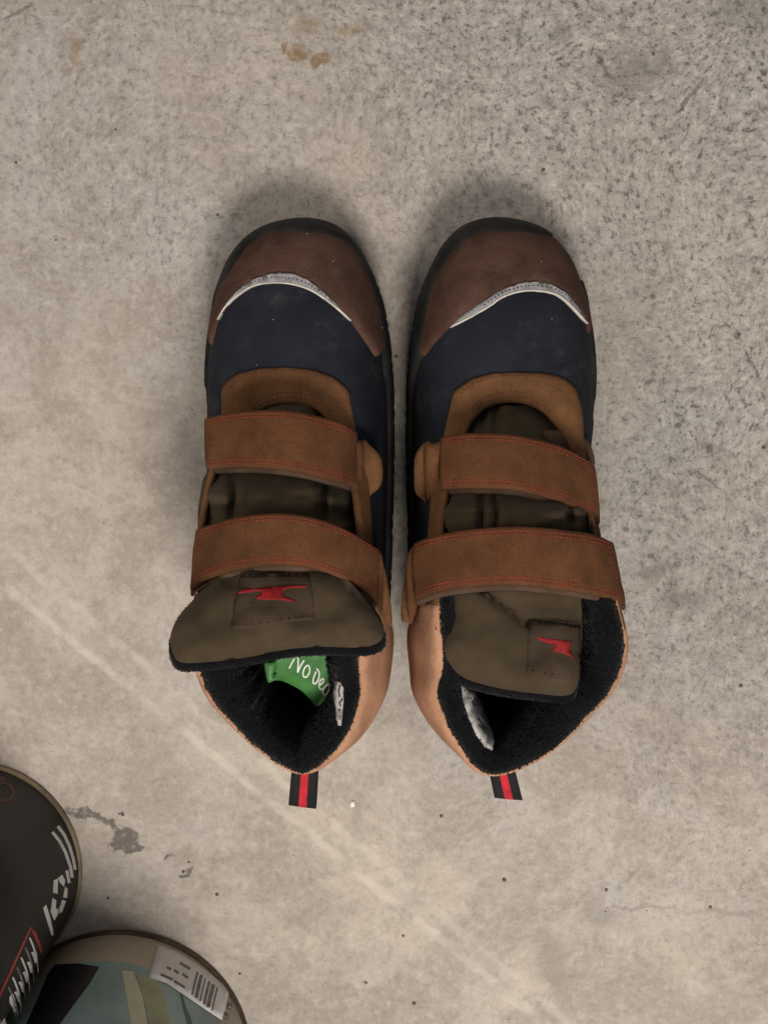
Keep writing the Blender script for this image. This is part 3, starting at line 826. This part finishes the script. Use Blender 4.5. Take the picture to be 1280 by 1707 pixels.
    Fc = [(i*m+j, i*m+j+1, (i+1)*m+j+1, (i+1)*m+j) for i in range(nu) for j in range(m-1)]
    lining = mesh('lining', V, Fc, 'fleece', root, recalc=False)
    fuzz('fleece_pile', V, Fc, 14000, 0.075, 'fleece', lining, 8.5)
    libvh = BVHTree.FromPolygons(V, Fc)
    # insole
    ring = [V[i*m+m-1] for i in range(nu+1)]; c0 = sum(ring, Vector())/len(ring)
    IV = [c0+(p-c0)*1.05+Vector((0, 0, 0.02)) for p in ring]+[c0+Vector((0, 0, -0.1))]
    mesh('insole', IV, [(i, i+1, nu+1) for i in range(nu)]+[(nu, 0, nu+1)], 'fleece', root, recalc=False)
    # ---- straps and their keepers
    if right:
        s1t = [(736, 729, 7.9), (790, 724, 8.6), (850, 726, 9.0), (910, 737, 9.0), (960, 757, 8.7), (987, 776, 8.3)]
        s1b = [(737, 819, 8.6), (790, 815, 9.3), (850, 818, 9.7), (910, 831, 9.6), (960, 850, 9.2), (994, 866, 8.8)]
        s2t = [(690, 906, 9.9), (735, 891, 10.8), (800, 881, 11.2), (860, 878, 11.2), (920, 881, 11.0), (980, 890, 10.3), (1017, 906, 9.4)]
        s2b = [(693, 1001, 10.5), (740, 986, 11.2), (800, 978, 11.6), (860, 976, 11.6), (920, 982, 11.3), (985, 992, 10.7), (1036, 1009, 9.9)]
        fe = 1
        k1 = [[(708, 743), (722, 739), (737, 739), (737, 781), (735, 823), (722, 829), (711, 829)], [(712, 744), (699, 747), (691, 765), (690, 795), (692, 820), (701, 830), (713, 831)]]
        k2 = [[(679, 930), (692, 917), (696, 1002), (690, 1030), (683, 1038), (677, 1000)], [(682, 938), (674, 965), (669, 1005), (669, 1034), (678, 1037), (688, 1032)]]
        kz = [(8.0, 7.5), (9.4, 8.9)]
        under = [(905, 720), (935, 718), (965, 726), (984, 742), (990, 775), (960, 765), (920, 745)]
    else:
        s1t = [(346, 699, 7.2), (390, 688, 8.2), (450, 684, 8.8), (510, 690, 8.9), (560, 704, 8.5), (591, 722, 7.8)]
        s1b = [(347, 784, 8.0), (400, 780, 8.9), (450, 782, 9.4), (510, 791, 9.5), (560, 804, 9.1), (587, 813, 8.4)]
        s2t = [(333, 883, 9.6), (380, 867, 10.6), (440, 858, 11.1), (500, 859, 11.2), (560, 876, 10.9), (600, 898, 10.3), (629, 918, 9.6)]
        s2b = [(322, 986, 10.3), (360, 963, 11.1), (410, 948, 11.6), (470, 943, 11.7), (530, 951, 11.5), (580, 973, 11.0), (622, 1004, 10.2)]
        fe = 0
        k1 = [[(588, 740), (604, 737), (607, 780), (604, 824), (587, 814), (590, 775)], [(602, 738), (620, 745), (634, 762), (638, 785), (635, 808), (622, 822), (604, 826)]]
        k2 = [[(626, 918), (637, 928), (639, 975), (635, 1025), (620, 1006), (628, 960)], [(635, 940), (645, 965), (652, 1010), (653, 1043), (643, 1040), (634, 1026)]]
        kz = [(8.1, 7.7), (9.5, 9.0)]
        under = [(350, 790), (380, 784), (420, 786), (440, 788), (400, 800), (370, 815), (352, 818)]
    o1, g1 = make_strap(B, s1t, s1b, fe); o2, g2 = make_strap(B, s2t, s2b, fe)
    for kk, (za, zb) in ((k1, kz[0]), (k2, kz[1])):
        Vt, Ft = pillow(kk[1], lambda x, y, z=zb: z, 0.12, 7, 0.9, grid=7, n=40)
        kp = mesh('keeper_loop', Vt, Ft, 'tan', root)
        Vt, Ft = pillow(kk[0], lambda x, y, z=za: z, 0.2, 8, 0.8, grid=7, n=40)
        mesh('loop_fold', Vt, Ft, 'strap', kp)
    Vt, Ft = pillow(under, lambda x, y: (7.3 if right else 7.6), 0.1, 8, 0.25, grid=8, n=40)
    mesh('strap_anchor', Vt, Ft, 'strap_edge', root)
    # ---- pull tab loop at the heel
    hx = 507 if not right else 843
    if right: quad = [(815, 1287, 11.2), (859, 1287, 11.2), (871, 1334, 10.6), (824, 1330, 10.6)]
    else: quad = [(486, 1286, 11.2), (530, 1288, 11.2), (527, 1348, 10.6), (481, 1342, 10.6)]
    a, b, c, d = [P(*q) for q in quad]
    def web(f0, f1, t, mat, parent, name, lift=0.0):
        path = []
        for i in range(13):
            w = i/12; path.append((w, 0.10*math.sin(math.pi*w)+lift))
        low = [(1.02, -0.12), (1.0, -0.28-lift), (0.8, -0.42-lift), (0.4, -0.5-lift), (0.0, -0.5-lift)]
        V = []; mm = 6
        for (w, h) in path+low:
            l, r = a.lerp(d, w), b.lerp(c, w)
            for k in range(mm+1):
                f = f0+(f1-f0)*k/mm; V.append(l.lerp(r, f)+Vector((0, 0, h+0.03*math.sin(f*math.pi))))
        tot = len(path)+len(low)
        base = len(V)
        V += [v-Vector((0, 0.0, t)) if i < len(path)*(mm+1) else v+Vector((0, 0, t)) for i, v in enumerate(V)]
        Fc = []
        for s_ in (0, base):
            for i in range(tot-1):
                for k in range(mm): q = s_+i*(mm+1)+k; Fc.append((q, q+1, q+mm+2, q+mm+1))
        for i in range(tot-1):
            for k in (0, mm):
                q = i*(mm+1)+k; Fc.append((q, q+mm+1, base+q+mm+1, base+q))
        return mesh(name, V, Fc, mat, parent, recalc=False)
    wb = web(0, 1, 0.07, 'black_web', root, 'pull_tab')
    web(0.36, 0.66, 0.02, 'red_web', wb, 'red_stripe', 0.018)
    # ---- size label inside, and the green label
    if right:
        sl = [(768, 1143), (782, 1146), (795, 1160), (806, 1185), (817, 1215), (822, 1235), (819, 1252), (808, 1246), (793, 1225), (780, 1195), (772, 1170)]
        zl = lambda x, y: 10.2-0.02*(x-768)
        pr = [[(796, 1198), (806, 1212), (812, 1216)], [(797, 1208), (803, 1214), (810, 1222)], [(785, 1165), (790, 1178)], [(800, 1190), (806, 1199)]]
    else:
        sl = [(559, 1137), (566, 1136), (572, 1145), (573, 1165), (571, 1190), (569, 1210), (563, 1209), (561, 1185), (558, 1160)]
        zl = lambda x, y: 10.1
        pr = [[(567, 1142), (565, 1152), (566, 1162)], [(571, 1165), (566, 1172), (568, 1178)], [(566, 1182), (565, 1186)], [(567, 1193), (566, 1200)]]
    so = drape('size_label', sl, libvh, 0.12, 'grey_label', root, grid=6, step=5, noise_amp=0.04)
    sb = BVHTree.FromPolygons([v.co*100+ORG for v in so.data.vertices], [tuple(p.vertices) for p in so.data.polygons])
    for p in pr: drape('print', stroke_outline(p, 2.6), sb, 0.03, 'print_grey', so, grid=9, step=4)
    if not right:
        gl = [(462, 1094), (490, 1090), (520, 1088), (545, 1090), (551, 1110), (553, 1130), (548, 1152), (540, 1168), (528, 1178), (517, 1166), (503, 1152), (486, 1142), (470, 1135), (454, 1130)]
        V, Fc = pillow(gl, lambda x, y: 10.0-0.012*(y-1095)-0.004*(x-460), 0.05, 8, 0.08, grid=7, n=70, wob=0.06)
        gm = mesh('woven_label', V, Fc, 'green', root); gb = BVHTree.FromPolygons(V, Fc)
        fo = [(441, 1106), (452, 1104), (461, 1103), (458, 1118), (455, 1128), (463, 1130), (452, 1137), (446, 1135)]
        V2, F2 = pillow(fo, lambda x, y: 10.05, 0.06, 5, 0.1, grid=5, n=40)
        mesh('label_fold', V2, F2, 'green', gm)
        glyphs = [[(482, 1114), (486, 1106), (491, 1097)], [(497, 1095), (497, 1108), (496, 1121)], [(496, 1121), (501, 1110), (507, 1100)],
                  [(513, 1108), (508, 1113), (505, 1122), (507, 1128), (512, 1128), (516, 1120), (516, 1112), (513, 1108)],
                  [(528, 1114), (532, 1120), (532, 1128), (529, 1136), (525, 1140), (522, 1137), (523, 1129), (527, 1119)],
                  [(533, 1142), (538, 1138), (540, 1133), (537, 1131), (533, 1136), (532, 1144), (535, 1149), (539, 1147)],
                  [(550, 1140), (549, 1149), (545, 1157), (541, 1158), (538, 1153), (541, 1146), (546, 1141), (550, 1140)]]
        for g in glyphs:
            for h_ in ([g] if len(g) < 5 else [g[:len(g)//2+1], g[len(g)//2:]]):
                h_ = [(q.x, q.y) for q in cat_open([(a_, b_, 0) for a_, b_ in h_], 3*len(h_))]
                drape('letter', stroke_outline(h_, 2.1), gb, 0.03, 'print_white', gm, grid=20, step=2.5, sink=0.0, edge=0.9)
    # ---- specks of lint caught on the cloth and suede
    spots = [(917, 535), (900, 440), (455, 700)] if right else [(457, 535), (553, 440), (630, 548), (512, 395), (428, 610)]
    V = []; Fc = []
    for (x, y) in spots:
        h = hit(x, y, bvh)
        if not h: continue
        p = h[0]+h[1]*0.165; k = len(V); r = 0.022
        V += [p+Vector((r, 0, 0)), p+Vector((0, r*0.7, 0)), p+Vector((-r, 0, 0)), p+Vector((0, -r*0.7, 0)), p+Vector((0, 0, r))]
        Fc += [(k, k+1, k+4), (k+1, k+2, k+4), (k+2, k+3, k+4), (k+3, k, k+4)]
    mesh('lint_specks', V, Fc, 'lint', root, kind='stuff')
    return B
build_boot(False)
build_boot(True)

# ------------------------------------------------------------------ the paint tins
def lathe(prof, cx, cy, seg=128):
    V = []; Fc = []; m = len(prof)
    for i in range(seg):
        a = 2*math.pi*i/seg
        for r, z in prof: V.append(Vector((cx+r*math.cos(a), cy+r*math.sin(a), z)))
    for i in range(seg):
        for j in range(m-1): q = i*m+j; w = ((i+1) % seg)*m+j; Fc.append((q, q+1, w+1, w))
    return V, Fc
def tin(cpx, r, height, body_mat, rim_mat, label, lz0, lmat):
    c = P(*cpx, 0.0); c = Vector((c.x, c.y, 0))
    t = thing('paint_tin', c, label, 'paint tin', 'paint tins beside the boots')
    V, Fc = lathe([(r-0.25, 0.12), (r-0.12, 0.0), (r, 0.02), (r+0.07, 0.14), (r+0.05, 0.30), (r-0.04, 0.38)], c.x, c.y); mesh('base_seam', V, Fc, rim_mat, t, recalc=False)
    V, Fc = lathe([(0.01, 0.15), (r-0.1, 0.15), (r-0.05, 0.33), (r-0.05, height-0.4), (r+0.02, height-0.2)], c.x, c.y); mesh('body', V, Fc, body_mat, t, recalc=False)
    bv = BVHTree.FromPolygons(V, Fc)
    V, Fc = lathe([(r-0.05, height-0.3), (r+0.1, height-0.22), (r+0.12, height-0.05), (r, height+0.05), (r-0.5, height+0.03), (r-0.55, height-0.3)], c.x, c.y); mesh('top_rim', V, Fc, 'tin', t, recalc=False)
    V, Fc = lathe([(0.01, height-0.28), (r-1.4, height-0.28), (r-1.35, height-0.12), (r-0.8, height-0.1), (r-0.75, height-0.3), (r-0.5, height-0.3)], c.x, c.y); mesh('lid', V, Fc, 'tin', t, recalc=False)
    lb = None
    if lmat:
        V, Fc = lathe([(r-0.06, lz0), (r-0.035, lz0+0.01), (r-0.035, height-0.7), (r-0.06, height-0.69)], c.x, c.y, 256); lb = mesh('label', V, Fc, lmat, t, recalc=False)
        bv = BVHTree.FromPolygons(*lathe([(r-0.035, -1), (r-0.035, height)], c.x, c.y, 256))
    # wire bail with its two ears, lying over the far side
    V, Fc = tube([c+Vector((math.cos(a)*(r+0.25), math.sin(a)*(r+0.25), height-1.2-2.2*math.sin((a-3.6)/2.6*math.pi))) for a in [3.6+2.6*i/30 for i in range(31)]], 0.11, 8); mesh('handle', V, Fc, 'tin', t)
    return t, bv, lb
t1, b1, l1 = tin((-45, 1447), 4.72, 14.0, 'tin', 'tin', 'black paint tin with white recycling mark and red outlined panel', 0.42, 'black_label')
def pr(outline, bvh, mat, parent, off=0.012, grid=10, step=4): return drape('print', outline, bvh, off, mat, parent, grid=grid, step=step, sink=0.0, edge=1.0, flat=True)
for s_ in ([(88, 1387), (100, 1402), (110, 1421), (118, 1445), (121, 1463)], [(97, 1377), (108, 1392), (117, 1412), (123, 1432), (126, 1450)], [(112, 1451), (114, 1461), (116, 1472)]):
    pr(stroke_outline(s_, 4.2), b1, 'silver_print', l1)
for pg in ([(90, 1468), (97, 1464), (96, 1490), (89, 1488)], [(98, 1463), (104, 1458), (109, 1468), (107, 1478), (100, 1470)], [(109, 1478), (113, 1482), (112, 1497), (106, 1496)],
           [(88, 1497), (94, 1501), (93, 1516), (97, 1514), (98, 1522), (91, 1534), (85, 1519)], [(104, 1500), (110, 1502), (104, 1520), (100, 1522), (100, 1512)],
           [(73, 1513), (77, 1508), (83, 1526), (89, 1552), (89, 1560), (86, 1558)]):
    pr(pg, b1, 'silver_print', l1, grid=6, step=3)
pr(stroke_outline([(-4, 1668), (20, 1616), (40, 1572), (52, 1546), (58, 1556), (64, 1570), (70, 1588)], [3.5, 3.5, 3.5, 4, 4.5, 4, 2.5]), b1, 'red_print', l1)
for i in range(6):
    x0, y0 = 50-7*i, 1563+16.5*i
    pr(stroke_outline([(x0, y0), (x0+5, y0+12), (x0+10, y0+26), (x0+13, y0+45), (x0+14, y0+58)], [2.0, 2.6, 2.4, 1.6, 1.2]), b1, 'silver_print' if i % 2 == 0 else 'print_dim', l1)
    pr(stroke_outline([(x0+4, y0+24), (x0+8, y0+30), (x0+10, y0+42)], [4, 5, 3]), b1, 'silver_print', l1)
pr([(17, 1661), (22, 1656), (27, 1672), (31, 1688), (28, 1701), (24, 1685), (17, 1672)], b1, 'silver_print', l1)
pr([(2, 1707), (8, 1697), (13, 1712)], b1, 'silver_print', l1)
ring_ = [(-6, 1310), (6, 1304), (18, 1310), (24, 1322), (18, 1333), (8, 1336), (-4, 1330)]
pr(stroke_outline(ring_, 6), b1, 'dark_red_print', l1)
pr(stroke_outline([(-10, 1300), (0, 1297), (8, 1300)], 7), b1, 'dark_red_print', l1)

t2, b2, l2 = tin((204, 1757), 5.62, 13.0, 'beige_tin', 'dark_rim', 'beige and teal paint tin with barcode sticker beside the black tin', 3.0, 'teal')
def pr2(*a, **k): return pr(*a, b2, k.pop('mat'), k.pop('parent', l2), **k)
pr2([(30, 1740), (62, 1668), (80, 1625), (92, 1608), (130, 1606), (166, 1612), (150, 1640), (120, 1680), (95, 1715), (75, 1745)], mat='black_print')
pr2([(204, 1618), (222, 1620), (238, 1660), (246, 1710), (250, 1745), (226, 1745), (216, 1690)], mat='cream_print', off=0.009)
pr2([(228, 1624), (262, 1634), (276, 1670), (286, 1712), (288, 1745), (252, 1745), (246, 1690)], mat='olive_print', off=0.016)
pr2(stroke_outline([(302, 1655), (308, 1680), (315, 1700), (318, 1712)], [3, 5, 8, 7]), mat='teal_dark')
bb = b2
V = None
# the sticker sits on both bare tin and print
tb = BVHTree.FromPolygons(*lathe([(5.60, -1), (5.60, 13)], P(204, 1757, 0).x, P(204, 1757, 0).y, 200))
st_o = drape('barcode_sticker', [(x_-2, y_-1) for x_, y_ in [(266, 1576), (300, 1590), (335, 1612), (362, 1632), (384, 1652), (378, 1680), (372, 1702), (345, 1684), (310, 1660), (280, 1640), (250, 1630), (258, 1602)]], tb, 0.02, 'white_label', t2, grid=10, step=6, sink=0.0, edge=0.9)
def pr3(o, mat, step=4): return drape('print', [(p[0]-2, p[1]-1) for p in o], tb, 0.03, mat, st_o, grid=10, step=step, sink=-0.015, edge=1.0, flat=True)
for i, w in enumerate((3.2, 5.5, 2.2, 4.2, 6.0, 2.5)):
    x0 = 328+i*6.6; y0 = 1622+i*5.2
    pr3(stroke_outline([(x0+3, y0), (x0-2, y0+20), (x0-6, y0+38)], w), 'print_dim')
for a_, b_, w in (((302, 1607), (319, 1617), 4.5), ((280, 1614), (287, 1618), 4), ((292, 1619), (300, 1624), 4), ((306, 1625), (315, 1632), 4), ((270, 1626), (290, 1635), 4), ((292, 1637), (310, 1648), 4)):
    pr3(stroke_outline([a_, ((a_[0]+b_[0])/2, (a_[1]+b_[1])/2), b_], w), 'print_dim')
for a_ in ((384, 1676), (377, 1692)):
    drape('print', [(a_[0]-4, a_[1]-5), (a_[0]+3, a_[1]-3), (a_[0]+4, a_[1]+6), (a_[0]-3, a_[1]+4)], tb, 0.02, 'print_dim', t2, grid=14, step=4, sink=0.0, edge=0.95)

# ------------------------------------------------------------------ crumbs and grit on the floor
def pebble(p, r, seed):
    rnd = random.Random(seed); V = []; Fc = []
    for k in range(3):
        z = (0.0, 0.5, 0.9)[k]*r
        for i in range(6):
            a = 2*math.pi*i/6; q = r*(1.0, 0.95, 0.5)[k]*rnd.uniform(0.75, 1.2); V.append(p+Vector((q*math.cos(a), q*math.sin(a), z)))
    for k in range(2):
        for i in range(6): Fc.append((k*6+i, k*6+(i+1) % 6, (k+1)*6+(i+1) % 6, (k+1)*6+i))
    Fc += [(12, 13, 14, 15, 16, 17)]
    return V, Fc
ORG = P(588, 1340, 0); V, Fc = pebble(ORG, 0.15, 3)
cr = mesh('crumb', V, Fc, 'crumb', None); cr.location = ORG*0.01
cr['label'] = 'white crumb on the concrete just past a pull tab'; cr['category'] = 'crumb'
ORG = Vector((0, 0, 0)); V = []; Fc = []
dots = [(27, 271, 3), (363, 358, 3), (1234, 1143, 4.5), (1010, 1483, 4), (735, 1360, 4), (690, 1672, 4.5), (181, 1497, 3.5), (400, 1623, 3.5), (362, 1491, 4), (315, 1437, 3), (840, 1466, 5), (610, 1638, 4), (1183, 1512, 4), (672, 1560, 3.5), (905, 283, 4), (1272, 746, 4), (660, 594, 4), (1088, 90, 4), (995, 740, 3), (205, 1358, 4), (306, 1453, 4), (1230, 558, 4), (94, 400, 2.5), (193, 216, 2.5)]
for i in range(40): dots.append((random.uniform(0, 1280), random.uniform(0, 1700), random.uniform(0.8, 1.8)))
for i, (x, y, r) in enumerate(dots):
    v, f = pebble(P(x, y, 0), r/52, i); k = len(V); V += v; Fc += [tuple(q+k for q in g) for g in f]
g = mesh('grit', V, Fc, 'grit', None, kind='stuff'); g['label'] = 'dark grains of grit scattered over the concrete floor'; g['category'] = 'grit'
